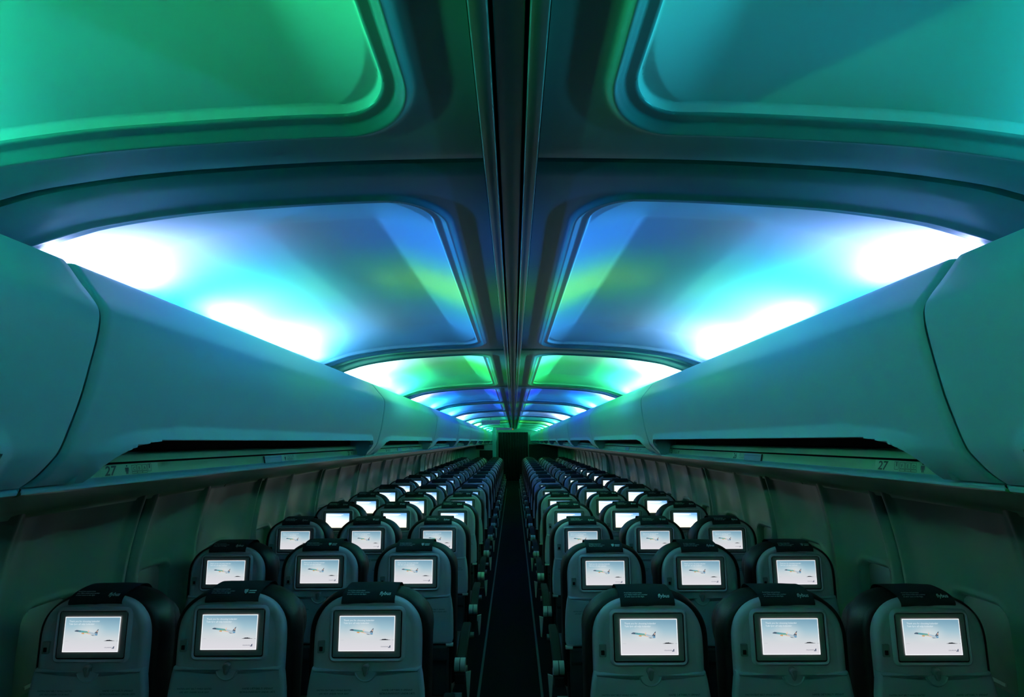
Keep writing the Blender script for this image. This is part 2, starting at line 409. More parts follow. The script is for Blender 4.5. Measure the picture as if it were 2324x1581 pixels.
# ------------------------------------------------------------ overhead bins
BIN = [(1.33,1.915),(1.10,1.92),(.98,1.935),(.93,1.955),(.900,1.968),(.882,1.971),(.868,1.966),(.832,1.924),(.800,1.888),(.788,1.868),(.7845,1.845),(.785,1.815),
       (.789,1.772),(.797,1.705),(.807,1.655),(.819,1.608),(.831,1.587),(.856,1.558),(.880,1.5395)]
OPA, OPB, OPZ = .105, 1.935, 1.623
def bin_pts():
    pts = spline(BIN[3:], 5)
    top = [BIN[0], BIN[1], BIN[2]]
    return top + pts
BP = bin_pts()
def bin_mesh(s):
    mb = MB()
    # dense z near the opening
    prof = []
    for a, b in zip(BP, BP[1:]):
        n = 1
        if a[1] < 1.70: n = max(1, int((a[1]-b[1])/.004))
        for i in range(n): prof.append((a[0]+(b[0]-a[0])*i/n, a[1]+(b[1]-a[1])*i/n))
    prof.append(BP[-1])
    yl = [.0035, .005, .008, .014]+frange(.02, .09, 3)+frange(.09, .30, 32)+frange(.30, 1.82, 12)+frange(1.82, 2.0, 30)+frange(2.0, 2.035, 2)+[2.036, 2.042, 2.045, 2.0465]
    def dist(y, z):   # <0 inside the opening (rounded upper corners)
        rN, rF = .15, .045
        r = rN if y < 1 else rF
        cy = (OPA+r) if y < 1 else (OPB-r)
        dy = (cy-y) if y < 1 else (y-cy)
        dz = z-(OPZ-min(r, .055)*1.0)
        rz = min(r, .055)
        if dy > 0 and dz > 0:
            q = math.hypot(dy/r, dz/rz); return (q-1)*rz*1.2
        return max((dy-r), (dz-rz))
    vs = []; D = []; ny = len(yl)
    for i, (u, z) in enumerate(prof):
        for y in yl:
            d = dist(y, z) if z < 1.72 else .1
            du = 0
            if z < 1.72 and d > -.002: du = -.013*max(0, 1-max(d, 0)/.034)
            e = 0
            if y < .014: e = .010*((.014-y)/.0105)**2
            if y > 2.036: e = .010*((y-2.036)/.0105)**2
            sc = 0 if z > 1.95 and u > .95 else 1
            vs.append((s*(u+du+e*sc), y, z-(e*.3 if z > 1.8 else 0))); D.append(d)
    n = len(prof); fs = []; cache = {}
    def cut(i, j):
        k = (min(i, j), max(i, j))
        if k not in cache:
            t = D[k[0]]/(D[k[0]]-D[k[1]]); cache[k] = len(vs)
            vs.append(tuple(p+(q-p)*t for p, q in zip(vs[k[0]], vs[k[1]])))
        return cache[k]
    for i in range(n-1):
        for j in range(ny-1):
            a = i*ny+j; q = (a, a+1, a+ny+1, a+ny); sg = [D[k] >= 0 for k in q]
            if not any(sg): continue
            if all(sg): poly = list(q)
            else:
                poly = []
                for t in range(4):
                    if sg[t]: poly.append(q[t])
                    if sg[t] != sg[(t+1) % 4]: poly.append(cut(q[t], q[(t+1) % 4]))
            fs.append(tuple(poly[::-1] if s > 0 else poly))
    # folded rim: the cut edge turns outboard by 12 mm
    rim = {}
    def rv(i):
        if i not in rim: rim[i] = len(vs); v = vs[i]; vs.append((v[0]+s*.014, v[1], v[2]))
        return rim[i]
    cutset = set(cache.values())
    for f in list(fs):
        for t in range(len(f)):
            p, q = f[t], f[(t+1) % len(f)]
            if p in cutset and q in cutset: fs.append((q, p, rv(p), rv(q)))
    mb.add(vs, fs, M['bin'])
    used = sorted({i for f in mb.f for i in f}); mp = {i: k for k, i in enumerate(used)}
    mb.v = [mb.v[i] for i in used]; mb.f = [tuple(mp[i] for i in f) for f in mb.f]
    return mb
def bin_in(s):
    """end cheeks, inner ledge and dark well behind the hand opening"""
    mb = MB()
    ol = [(u+.012, z) for u, z in BP]+[(1.33, 1.56)]; n = len(ol)
    vs = [(s*u, y, z) for y in (.009, 2.041) for u, z in ol]
    k = n-1; q = (k, 0, n, n+k)
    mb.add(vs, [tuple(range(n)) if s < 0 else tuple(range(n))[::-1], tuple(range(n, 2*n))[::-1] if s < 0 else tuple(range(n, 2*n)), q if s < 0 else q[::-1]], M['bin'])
    return mb
def well(s):
    mb = MB(); ya, yb = OPA-.03, OPB+.035
    pr = [(.815,1.650),(.85,1.655),(.93,1.648),(.955,1.625),(.955,1.60),(.945,1.594)]
    mb.grid([[(s*u, y, z) for y in (ya, yb)] for u, z in pr], M['arm'], flip=s < 0)  # cavity shade put into the colour: near-black pad material on the well
    for y, fl in ((ya, 0), (yb, 1)):
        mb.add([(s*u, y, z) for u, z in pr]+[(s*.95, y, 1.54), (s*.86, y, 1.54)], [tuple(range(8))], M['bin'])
    return mb
KW = ['behind', 'nearest', 'second', 'third', 'fourth', 'fifth', 'sixth', 'seventh', 'eighth', 'ninth', 'tenth', 'eleventh']
binm = {s: (bin_mesh(s).mesh('overhead_bin', ang=45), bin_in(s).mesh('bin_body', ang=30), well(s).mesh('hand_well', ang=30)) for s in (-1, 1)}
def link(name, me, parent=None):
    o = bpy.data.objects.new(name, me); C.objects.link(o)
    if parent: o.parent = parent
    return o
for k in range(KMIN, KMAX+1):
    y = Y0+MOD*k
    for s in (-1, 1):
        side = 'left' if s < 0 else 'right'
        r = empty('overhead_bin', (XC, y, SH*y), (SH, 0, 0))
        if k == -2: lab = f'pale overhead bin on the {side} behind the viewer'
        elif k == -1: lab = f'pale overhead bin cut off by the {side} edge of the picture'
        elif k == 0: lab = f'large pale overhead bin on the {side}, nearest fully shown, over the row 27 placard'
        elif k == KMAX: lab = f'farthest pale overhead bin on the {side}, past the dark curtain'
        else: lab = f'pale overhead bin on the {side}, {KW[k+1]} complete one counted from the viewer'
        tag(r, lab, 'overhead bin', f'overhead bins along the {side} side')
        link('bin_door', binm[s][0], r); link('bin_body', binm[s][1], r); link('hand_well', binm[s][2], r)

# ------------------------------------------------------------ service panels under the bins, with row placards
PSU = [(.957,1.63),(.957,1.598),(.945,1.596),(.925,1.592),(.921,1.588),(.920,1.580),(.918,1.577),(.918,1.5745),(.935,1.574),(.935,1.570),(.9165,1.5695),(.915,1.568),
       (.909,1.544),(.908,1.5430),(.898,1.5400),(.891,1.5365),(.8875,1.5315),(.889,1.5265),(.897,1.5225),(.94,1.519),(1.05,1.500),(1.2,1.477),(1.35,1.452),(1.5,1.425),(1.62,1.402),(1.69,1.383),(1.71,1.372),(1.715,1.36),(1.74,1.36)]
def psu_mesh(s):
    mb = MB(); yl = [.002, .004]+[MOD*i/8 for i in range(1, 8)]+[MOD-.004, MOD-.002]
    P = [[(s*u, y, z+(.006 if j in (0, len(yl)-1) and z < 1.54 else 0)) for j, y in enumerate(yl)] for u, z in PSU]
    mb.grid(P[:8], M['psu'], flip=s > 0); mb.grid(P[7:11], M['black'], flip=s > 0); mb.grid(P[10:13], M['psu'], flip=s > 0); mb.grid(P[12:18], M['bin'], flip=s > 0); mb.grid(P[17:], M['psu'], flip=s > 0)  # rail strip in the lighter bin colour: its highlight is put into the colour
    return mb
psum = {s: psu_mesh(s).mesh('service_panel', ang=40) for s in (-1, 1)}
def on_panel(s, yw, z0, h):
    """frame on the slanting placard face: origin, ux, uy (text frame, facing the aisle)"""
    n = Vector((.909-.915, 0, 1.544-1.568)).normalized()
    up = Vector((s*(.915-.909), 0, 1.568-1.544)).normalized()
    return Vector((s*(.909-.0008)+up.x*(z0-1.544), yw, z0)), Vector((0, 1 if s < 0 else -1, 0)), up
def seat_icon(mb, o, ux, uy, letters, h=.019, win_first=False):
    """three seat cells with letters, a cushion row and the window outline"""
    t = .0009; cw = .0165
    def bar(x0, y0, x1, y1): mb.add([o+ux*x0+uy*y0, o+ux*x1+uy*y0, o+ux*x1+uy*y1, o+ux*x0+uy*y1], [(0, 1, 2, 3)], M['ink'])
    def frame(x0, y0, x1, y1):
        bar(x0, y0, x1, y0+t); bar(x0, y1-t, x1, y1); bar(x0, y0, x0+t, y1); bar(x1-t, y0, x1, y1)
    off = cw if win_first else 0
    for i, ch in enumerate(letters):
        x = off+i*cw; frame(x, .007, x+cw-.0014, .0225)
        put_text(mb, ch, .0115, M['ink'], o+ux*(x+.004)+uy*.010, ux, uy)
        frame(x, .001, x+cw-.0002, .0062)
    xw = 0 if win_first else 3*cw
    frame(xw+.001, .004, xw+.0135, .0235); bar(xw+.006, .012, xw+.0085, .0235)
def person_icon(mb, o, ux, uy):
    def poly(p): mb.add([o+ux*a+uy*b for a, b in p], [tuple(range(len(p)))], M['ink'])
    poly([(.0055+.0022*math.cos(i*.785), .0222+.0022*math.sin(i*.785)) for i in range(8)])
    poly([(.001,.018),(.010,.018),(.011,.016),(.011,.007),(.0095,.007),(.009,.015),(.0085,.0015),(.006,.0015),(.0055,.010),(.005,.0015),(.0025,.0015),(.002,.015),(.0015,.007),(0,.007),(0,.016)])
def placard(s, row, y):
    """y: world position of the number"""
    mb = MB(); z0 = 1.5450
    o, ux, uy = on_panel(s, 0, z0, 0)
    L = 'CBA' if s < 0 else 'FED'
    mb.add([o+ux*-.010+uy*0, o+ux*.165+uy*0, o+ux*.165+uy*.0235, o+ux*-.010+uy*.0235], [(0, 1, 2, 3)], M['psu'])
    e = Vector((-s*.0006, 0, 0))
    for v in (0,): pass
    mb2 = MB()
    put_text(mb2, str(row), .030, M['ink'], o+e+uy*.0015, ux, uy, shear=.15, bold=.0006)
    if s < 0: person_icon(mb2, o+e+ux*.058, ux, uy*.92); seat_icon(mb2, o+e+ux*.078, ux, uy*.96, L)
    else: seat_icon(mb2, o+e+ux*.052, ux, uy*.96, L, win_first=True); person_icon(mb2, o+e+ux*.128, ux, uy*.92)
    for f, mi in zip(mb2.f, mb2.m): pass
    mb.add(mb2.v, mb2.f, M['ink'])
    return mb
psu_roots = {}
for k in range(-1, KMAX+1):
    y = Y0+MOD*k
    for s in (-1, 1):
        side = 'left' if s < 0 else 'right'
        r = empty('service_panel', (XC, y, SH*y), (SH, 0, 0)); psu_roots[s, k] = r
        where = {-1: 'nearest the viewer', 0: 'bearing the row 27 and 26 placards'}.get(k, f'{KW[k+1]} from the row 27 placard' if k < KMAX else 'at the far end past the curtain')
        tag(r, f'cream service panel under the {side} overhead bins, {where}', 'service panel', f'service panels under the {side} bins')
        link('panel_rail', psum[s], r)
for s in (-1, 1):
    for i in range(21):
        row = 27-i; yw = (1.095 if s < 0 else 1.225)+.80*i
        k = int((yw-Y0)//MOD)
        if k > KMAX: break
        if row < 12: break
        loc = yw-(Y0+MOD*k)
        if loc > MOD-.19 and s < 0: loc = MOD-.19
        if loc < .17 and s > 0: loc = .17
        pl = placard(s, row, yw) if row > 21 else None
        if pl is not None:
            o = pl.obj('row_placard', psu_roots[s, k], smooth=False); o.location = (0, loc, 0)
for s in (-1, 1):
    mb = MB(); c, ux, uy = on_panel(s, 0, 1.5425, 0); e = Vector((-s*.0008, 0, 0))
    mb.add([c+e, c+e+Vector((0, .13, 0)), c+e+Vector((0, .13, 0))+uy*.026, c+e+uy*.026], [(0, 1, 2, 3)], M['blue_panel'])
    mb.add([c+e*2+Vector((0, a, 0))+uy*b for a, b in ((0, .0185), (.13, .0185), (.13, .0195), (0, .0195))], [(0, 1, 2, 3)], M['ink'])
    mb.add([c+e*2+Vector((0, a, 0))+uy*b for a, b in ((-.012, 0), (-.002, 0), (-.002, .026), (-.012, .026))], [(0, 1, 2, 3)], M['black'])
    cpm = mb.mesh('call_panel', smooth=False)
    for k in range(0, KMAX+1):
        o = link('call_panel', cpm, psu_roots[s, k]); o.location = (0, .91, 0)

# ------------------------------------------------------------ sidewalls, windows, floor
def wall_u(z):
    R = 1.77; zc = .95
    if z < .2: return 1.60+.01*0+(z)*.26
    return math.sqrt(max(R*R-(z-zc)**2, 0)) if z > .35 else 1.652+(z-.2)*.1
PAN = 1.05; YW0 = 2.34
WZ0, WZ1, WHW = .70, 1.02, .115
WINC = (.18, .705)       # window centres inside a sidewall panel
def wall_disp(y, z):
    t = (y-YW0) % PAN
    d = 0.0
    g = min(t, PAN-t)
    d -= .020*math.exp(-(g/.006)**2)                       # joint between panels (outward)
    d += .026*math.exp(-((g-.045)/.026)**2)                 # rounded flange beside the joint
    for c in WINC:
        q = abs(t-c)
        bulge = math.cos(min(1, q/.26)*math.pi/2)**2
        d -= .020*bulge*sstep((z-.35)/.3)*(1-.3*sstep((z-1.15)/.2))
    rib = abs(t-.4425); d += .018*math.exp(-(rib/.03)**2)
    for c in WINC:
        r = .05; dx = abs(t-c)-(WHW-r); dz = abs(z-(WZ0+WZ1)/2)-((WZ1-WZ0)/2-r)
        sd = (math.hypot(max(dx, 0), max(dz, 0))+min(max(dx, dz), 0))-r
        d += .006*math.exp(-((sd-.008)/.008)**2)
        d -= .045*sstep(-sd/.022)
    return d                                               # + = towards the cabin
def wall_side(s, name):
    mb = MB(); zl = frange(0, .6, 6)+frange(.6, 1.06, 46)+frange(1.06, 1.38, 10)+[1.38]
    yl = []; y = -1.4
    bp = []
    n0 = int((-1.4-YW0)//PAN)
    for n in range(n0, 17):
        b = YW0+n*PAN
        loc = [-.0,.004,.008,.012,.02,.03,.045,.055]+[.065+.0105*i for i in range(24)]+[.33,.36,.39,.415,.43,.4425,.455,.47,.50,.54,.575]+[.59+.0105*i for i in range(22)]+[.83,.87,.91,.95,.975,.995,1.005,1.02,1.03,1.038,1.042,1.046]
        bp += [b+l for l in loc]
    for n in range(n0, 17):
        pass
    yl = [y for y in bp if -1.4 <= y <= YEND+.02]
    P = [[(XC+s*(wall_u(z)-wall_disp(y, z)), y, z+SH*y*(1 if z > .3 else z/.3)) for y in yl] for z in zl]
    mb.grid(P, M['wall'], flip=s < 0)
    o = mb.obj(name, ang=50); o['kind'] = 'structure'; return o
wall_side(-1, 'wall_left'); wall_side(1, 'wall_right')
wn = 0
def shade_mesh(s):
    mb = MB(); ol = []
    r = .045; w2 = WHW-.004; h2 = (WZ1-WZ0)/2-.004; zc = (WZ0+WZ1)/2
    for cx_, cz_, a0 in ((w2-r, -h2+r, -90), (w2-r, h2-r, 0), (-w2+r, h2-r, 90), (-w2+r, -h2+r, 180)):
        for i in range(7): a = math.radians(a0+15*i); ol.append((cx_+r*math.cos(a), zc+cz_+r*math.sin(a)))
    def pt(y, z, off): return (s*(math.sqrt(1.77**2-(z-.95)**2)+.05-off), y, z)
    n = len(ol)
    a = [pt(y, z, 0) for y, z in ol]; b = [pt(y*.96, zc+(z-zc)*.97, .004) for y, z in ol]
    mb.add(a+b, [(i, (i+1) % n, n+(i+1) % n, n+i) for i in range(n)]+[tuple(range(n, 2*n))], M['shade'])
    mb.add([pt(y, z, .012) for y, z in ((-.04, WZ0+.03), (.04, WZ0+.03), (.04, WZ0+.04), (-.04, WZ0+.04))]+[pt(y, z, .003) for y, z in ((-.04, WZ0+.03), (.04, WZ0+.03), (.04, WZ0+.04), (-.04, WZ0+.04))],
           [(0, 1, 2, 3), (0, 4, 5, 1), (1, 5, 6, 2), (2, 6, 7, 3), (3, 7, 4, 0)], M['cap'])
    return mb.mesh('window_shade')
sm = {s: shade_mesh(s) for s in (-1, 1)}
for s in (-1, 1):
    for n in range(-3, 12):
        for c in WINC:
            y = YW0+n*PAN+c
            if y < .4 or y > 13: continue
            wn += 1; o = link(f'window_{wn}', sm[s]); o.location = (XC, y, SH*y); o['kind'] = 'structure'
mb = MB(); mb.grid([[(x, y, 0) for y in (-3.4, 21)] for x in (-1.75, -.6, 0, .6, 1.75)], M['carpet'], flip=True)
mb.obj('floor')['kind'] = 'structure'
for i, s in enumerate((-1, 1)):
    mb = MB(); mb.box((s*.205-.008, -1, .0005), (s*.205+.008, 16.5, .006), M['strip']); mb.obj(f'trim_{4+i}')['kind'] = 'structure'
mb = MB(); mb.box((-1.8, -3.40, 0), (1.85, -3.3, 2.3), M['partition']); mb.obj('wall_back')['kind'] = 'structure'
YP = 19.30
mb = MB()
mb.box((-1.8, YEND-.1, 0), (1.85, YEND-.04, 2.2), M['partition_dark'])
mb.obj('wall_front')['kind'] = 'structure'

# ------------------------------------------------------------ seats
def sup(a, z0, h, n, pts, zb, wb, zmid=None):
    """seat back outline: bottom corners, straight sides, superellipse top; counter-clockwise from -Y"""
    out = [(-wb+.02, zb), (wb-.02, zb), (wb-.006, zb+.006), (wb, zb+.02)]
    m = 6
    for i in range(1, m): t = i/m; out.append((wb+(a-wb)*sstep(t), zb+.02+(z0-zb-.02)*t))
    top = []
    for i in range(pts+1):
        th = math.pi/2*i/pts
        top.append((a*abs(math.cos(th))**(2/n), z0+h*abs(math.sin(th))**(2/n)))
    out += top
    out += [(-x, z) for x, z in reversed(top[:-1])]
    for i in range(m-1, 0, -1): t = i/m; out.append((-(wb+(a-wb)*sstep(t)), zb+.02+(z0-zb-.02)*t))
    out += [(-wb, zb+.02), (-wb+.006, zb+.006)]
    return out
def rrect(cx, cz, w, h, r, n=5):
    o = []
    for sx, sz, a0 in ((1, -1, -90), (1, 1, 0), (-1, 1, 90), (-1, -1, 180)):
        for i in range(n+1):
            a = math.radians(a0+90*i/n); o.append((cx+sx*(w/2-r)+r*math.cos(a), cz+sz*(h/2-r)+r*math.sin(a)))
    return o
SZ = .95; TILT = .05
TR = Matrix.Translation((0, 0, SZ)) @ Matrix.Rotation(TILT, 4, 'X') @ Matrix.Translation((0, 0, -SZ))
SW, SHT = .196, .1157
def shell_mb():
    mb = MB(); ol = sup(.190, .915, .158, 2.75, 14, .790, .1895)
    mb.layers(ol, [(.004, .030), (.0015, .018), (.004, .007), (.010, .0015), (.020, 0), (.055, -.004)], M['shell'], cap1=False)
    # raised surround of the display
    a = rrect(0, SZ-.004, .268, .184, .022); b = rrect(0, SZ-.004, .262, .178, .020)
    mb.layers(a, [(.010, -.003), (.001, 0), (-.004, .004), (-.006, .008), (-.004, .011), (.002, .013)], M['shell'], cap0=False, cap1=False)
    return mb.xform(TR)
def bezel_mb():
    mb = MB(); mb.layers(rrect(0, SZ-.002, .2435, .159, .008), [(-.002, .0035), (-.0035, .005), (-.0035, .006)], M['bezel'], cap1=False)
    mb.layers(rrect(0, SZ-.002, .2435, .159, .008), [(-.0005, -.001), (-.0015, .0035)], M['black'], cap0=False, cap1=False)
    return mb.xform(TR)
def screen_mb(kind):
    mb = MB(); Y = -.0042
    def q(x0, z0, x1, z1, m, dy=0, uv=True):
        n = [(x0, Y-dy, z0), (x1, Y-dy, z0), (x1, Y-dy, z1), (x0, Y-dy, z1)]
        mb.add(n, [(0, 1, 2, 3)], m, [(0, 0), (1, 0), (1, 1), (0, 1)])
    w_, h_ = SW/2, SHT/2
    q(-w_, SZ-h_, w_, SZ+h_, M['scr_white'] if kind == 'pic' else M['scr2'])
    def P(p, m, dy=.0004): mb.add([((a-.5)*SW, Y-dy, SZ+(b-.5)*SHT) for a, b in p], [tuple(range(len(p)))], m)
    e = Vector((0, Y-.0006, 0)); X = Vector((1, 0, 0)); Z = Vector((0, 0, 1))
    def T(t, sz, m, a, b, **k): put_text(mb, t, sz, m, Vector(((a-.5)*SW, Y-.0006, SZ+(b-.5)*SHT)), X, Z, **k)
    if kind == 'pic':
        b_ = .0022; q(-w_+b_, SZ-h_+b_, w_-b_, SZ+h_-b_, M['scr'], .0002)
        T('Thank you for choosing Icelandair', .0079, M['scr_text'], .075, .855); T('Takk fyrir að velja Icelandair', .0079, M['scr_text'], .075, .775)
        # distant island, horizon line and small emblem
        P([(.735,.318),(.76,.322),(.775,.335),(.80,.345),(.815,.340),(.83,.350),(.85,.338),(.87,.335),(.885,.325),(.93,.316),(.93,.312),(.735,.312)], M['scr_dark'])
        P([(.95,.314),(.985,.316),(.985,.311),(.95,.311)], M['scr_dark'])
        P([(.02,.312),(.06,.320),(.10,.314),(.10,.311),(.02,.311)], M['scr_grey'])
        T('ICELANDAIR', .0046, M['scr_navy'], .755, .115)
        P([(.885,.095),(.905,.130),(.922,.165),(.930,.165),(.928,.095)], M['scr_navy'])
        P([(.905,.105),(.917,.135),(.916,.105)], M['scr'], .0006)
        # airliner climbing to the left
        P([(.185,.595),(.20,.612),(.225,.628),(.27,.620),(.30,.612),(.30,.572),(.235,.578),(.20,.585)], M['ac_dark'])
        P([(.26,.622),(.36,.604),(.36,.548),(.26,.572)], M['ac_teal']); P([(.34,.606),(.44,.580),(.44,.528),(.34,.552)], M['ac_green'])
        P([(.36,.604),(.42,.592),(.42,.566),(.36,.58)], M['ac_teal'], .0006)
        P([(.44,.582),(.54,.548),(.61,.520),(.61,.470),(.52,.492),(.44,.526)], M['ac_white'])
        P([(.55,.545),(.565,.56),(.605,.640),(.622,.655),(.612,.60),(.607,.520),(.607,.475),(.57,.49)], M['ac_dark'])
        P([(.585,.57),(.600,.615),(.606,.60),(.603,.56)], M['ac_pink'], .0006)
        P([(.56,.52),(.606,.505),(.608,.475),(.57,.48)], M['ac_blue'], .0006)
        P([(.48,.492),(.56,.472),(.60,.476),(.59,.468),(.52,.464)], M['ac_dark'])
        P([(.315,.535),(.325,.520),(.36,.512),(.372,.525),(.365,.548),(.33,.552)], M['ac_or'], .0008)
        P([(.385,.535),(.47,.505),(.50,.508),(.47,.522),(.40,.548)], M['ac_pink'], .0008)
        P([(.425,.565),(.435,.60),(.445,.632),(.449,.632),(.446,.57)], M['ac_pink'], .0008)
    else:
        for z, x1 in ((.90, .74), (.845, .66)):
            P([(.04, z), (x1, z), (x1, z+.035), (.04, z+.035)], M['scr_text2'])
    return mb.xform(TR)
def tray_mb(text=True):
    mb = MB(); zb, zt = .600, .838
    ol = [(-.19, zb), (.19, zb), (.202, zb+.006), (.207, zb+.02), (.2065, .70), (.203, .76), (.196, .81), (.1905, zt-.003), (.186, zt)]
    ol += [(.186-.372*t, zt-.014*math.sin(math.pi*t)) for t in [i/16 for i in range(1, 16)]]
    ol += [(-.186, zt), (-.1905, zt-.003), (-.196, .81), (-.203, .76), (-.2065, .70), (-.207, zb+.02), (-.202, zb+.006)]
    mb.layers(ol, [(-.004, .012), (-.0025, .005), (.001, .0012), (.006, 0), (.020, 0)], M['tray'], cap1=True)
    # thumb recess rim below the latch
    for i in range(14):
        a0, a1 = math.radians(195+150*i/14), math.radians(195+150*(i+1)/14)
        c = (0, .833)
        for (ra, ya), (rb, yb) in (((.0, -.0048), (.034, -.0048)), ((.034, -.0048), (.037, -.0078)), ((.037, -.0078), (.0415, -.0038))):
            mb.add([(c[0]+ra*math.cos(a0), ya, c[1]+ra*math.sin(a0)), (c[0]+rb*math.cos(a0), yb, c[1]+rb*math.sin(a0)), (c[0]+rb*math.cos(a1), yb, c[1]+rb*math.sin(a1)), (c[0]+ra*math.cos(a1), ya, c[1]+ra*math.sin(a1))], [(0, 1, 2, 3)], M['tray'])
    if text:
        X = Vector((1, 0, 0)); Z = Vector((0, 0, 1))
        for t, x, z in (('FASTEN SEAT BELT WHILE SEATED', -.107, .764), ('LIFE VEST UNDER YOUR SEAT', -.107, .753), ('HAFIÐ SÆTISBELTI SPENNT', .112, .764), ('BJÖRGUNARVESTI UNDIR SÆTI', .112, .753)):
            put_text(mb, t, .0078 if x < 0 else .0088, M['ink'], (x, -.0046, z), X, Z, align='CENTER')
    # small pale hinge bracket at the lower corners
    for sx in (-1, 1):
        mb.box((sx*.190-.018, -.010, zb-.008), (sx*.190+.018, .014, zb+.004), M['cap'], bev=.003)
    return mb.xform(TR)
def latch_mb():
    mb = MB(); ol = [(.013*math.cos(a)*(1 if math.sin(a) > 0 else .75), .838+(.014 if math.sin(a) > 0 else .026)*math.sin(a)) for a in [2*math.pi*i/20 for i in range(20)]]
    mb.layers(ol, [(-.013, .005), (-.0115, .0015), (-.008, 0), (.002, 0)], M['bezel']); return mb.xform(TR)
def socket_mb():
    mb = MB(); mb.layers(rrect(-.160, .905, .024, .040, .003, 3), [(-.0022, .001), (-.0015, 0), (.006, 0)], M['bezel'])
    mb.layers(rrect(-.160, .899, .012, .015, .002, 3), [(-.0027, .0), (0, 0)], M['black']); return mb.xform(TR)
def back_mb():
    """black leather back cushion with side bolsters, seen round the shell"""
    mb = MB(); ol = sup(.2165, .915, .164, 2.6, 16, .47, .215)
    mb.layers(ol, [(.030, .030), (.024, .016), (.026, .006), (.040, 0), (.085, -.003), (.120, .004), (.138, .022), (.142, .05)], M['leather'])
    # wings folded forward at head height
    for s in (-1, 1):
        rows = []
        for i in range(9):
            z = .86+.19*i/8; t = i/8; w_ = math.sin(math.pi*min(1, max(0, t*.9+.08)))**.6
            x0 = .2165*(1-min(1, max(0, (z-.915)/.164)**2.6))**(1/2.6) if z > .915 else .2165
            rows.append([(s*(x0-.012+.010*math.cos(a)*w_), .095+.055*w_*(.5+.5*math.sin(a-1.57)) if False else .085+.065*w_*k_, z) for a, k_ in ((3.1, .2), (1.9, .75), (1.2, 1.0), (.5, .85), (-.2, .4), (-.6, 0))])
        mb.grid(rows, M['leather'], flip=s < 0)
    return mb.xform(TR)
def pocket_mb():
    mb = MB(); mb.box((-.185, -.006, .36), (.185, .03, .592), M['pocket'], bev=.008)
    mb.box((-.18, -.012, .52), (.18, -.004, .535), M['arm'], bev=.003)
    mb.box((-.195, .03, .35), (.195, .06, .60), M['pocket']); return mb.xform(TR)
def cover_mb(kind):
    mb = MB(); W = .094
    pr = [(-.004,1.050),(-.004,1.060),(.003,1.0725),(.016,1.0815),(.036,1.0865),(.065,1.089),(.095,1.088),(.122,1.080),(.141,1.060),(.149,1.03),(.150,.98)]
    pr = spline(pr, 3)
    xs = [-W+2*W*i/8 for i in range(9)]
    def zoff(x, z): return -(.20*x*x) if z > 1.04 else 0
    P = [[(x+.006*(1.08-z), y-.0015*math.sin(x*60+z*90), z+zoff(x, z)+(.0025 if z < 1.053 and x > 0 else 0)) for x in xs] for y, z in pr]
    mb.grid(P, M['cloth'], flip=False)
    P2 = [[(p[0], p[1]+.0025, p[2]-.0015) for p in r] for r in P]; mb.grid(P2, M['cloth'], flip=True)
    if kind:
        X = Vector((1, 0, .0)); Z = Vector((0, .70, .71)).normalized(); o = Vector((0, .0085, 1.0775)); nrm = Vector((0, -.71, .70))*.0032
        def T(t, s_, x, z, **k): put_text(mb, t, s_, M['print'], o+nrm+X*x+Z*z, X, Z, **k)
        for i, t in enumerate(('Avoid lines and purchase', 'your Flybus ticket and a number', 'of other tours on this flight')): T(t, .0062, -.078, .0085-.0068*i, shear=.12)
        if kind == 1: T('flybus', .0175, .038, -.006, shear=.22, bold=.0003)
        else:
            def P_(p): mb.add([o+nrm+X*a+Z*b for a, b in p], [tuple(range(len(p)))], M['print'])
            P_([(.036,.009),(.050,.010),(.051,.002),(.045,-.006),(.038,-.001)]); P_([(.054,.007),(.080,.007),(.080,.003),(.054,.003)]); P_([(.054,.000),(.078,.000),(.078,-.004),(.054,-.004)])
    return mb.xform(TR)
def cushion_mb():
    mb = MB(); mb.layers(rrect(0, .425, .43, .10, .03), [(.10, .02), (.12, 0), (.52, 0), (.56, .008), (.575, .03)], M['leather']); return mb
def frame_mb(s):
    mb = MB()
    for x in (-.17, .17):
        mb.box((x-.012, .12, .28), (x+.012, .52, .375), M['metal'])
    for y in (.15, .46): mb.cyl((-.2425, y, .30), (.2425, y, .30), .018, M['metal'])
    return mb
def leg_mb(y):
    mb = MB(); mb.cyl((.10, y, .30), (.10, y-.04, .0), .016, M['metal']); mb.box((.085, y-.09, 0), (.115, y+.01, .02), M['metal']); return mb
def arm_mb(x):
    mb = MB(); n = 10; rows = []
    for i in range(n+1):
        t = i/n; y = .06+.36*t; z = .505+.06*sstep(t*1.6); hw = .024+.002*math.sin(math.pi*t); h = .030
        rows.append([(x-hw+.006, y, z-h), (x-hw, y, z-h+.008), (x-hw, y, z-.006), (x-hw+.006, y, z), (x+hw-.006, y, z), (x+hw, y, z-.006), (x+hw, y, z-h+.008), (x+hw-.006, y, z-h)])
    R = list(zip(*rows)); mb.grid([list(r) for r in R], M['arm'], close_u=True)
    mb.add(rows[-1], [tuple(range(8))], M['arm']); return mb
def cap_mb(x):
    mb = MB(); mb.cyl((x-.027, .045, .495), (x-.002, .045, .495), .031, M['cap'], 18); mb.cyl((x+.002, .045, .495), (x+.027, .045, .495), .031, M['cap'], 18)
    mb.cyl((x-.003, .045, .495), (x+.003, .045, .495), .028, M['arm'], 18)
    mb.box((x-.026, .025, .415), (x+.026, .065, .460), M['arm'], bev=.005); return mb
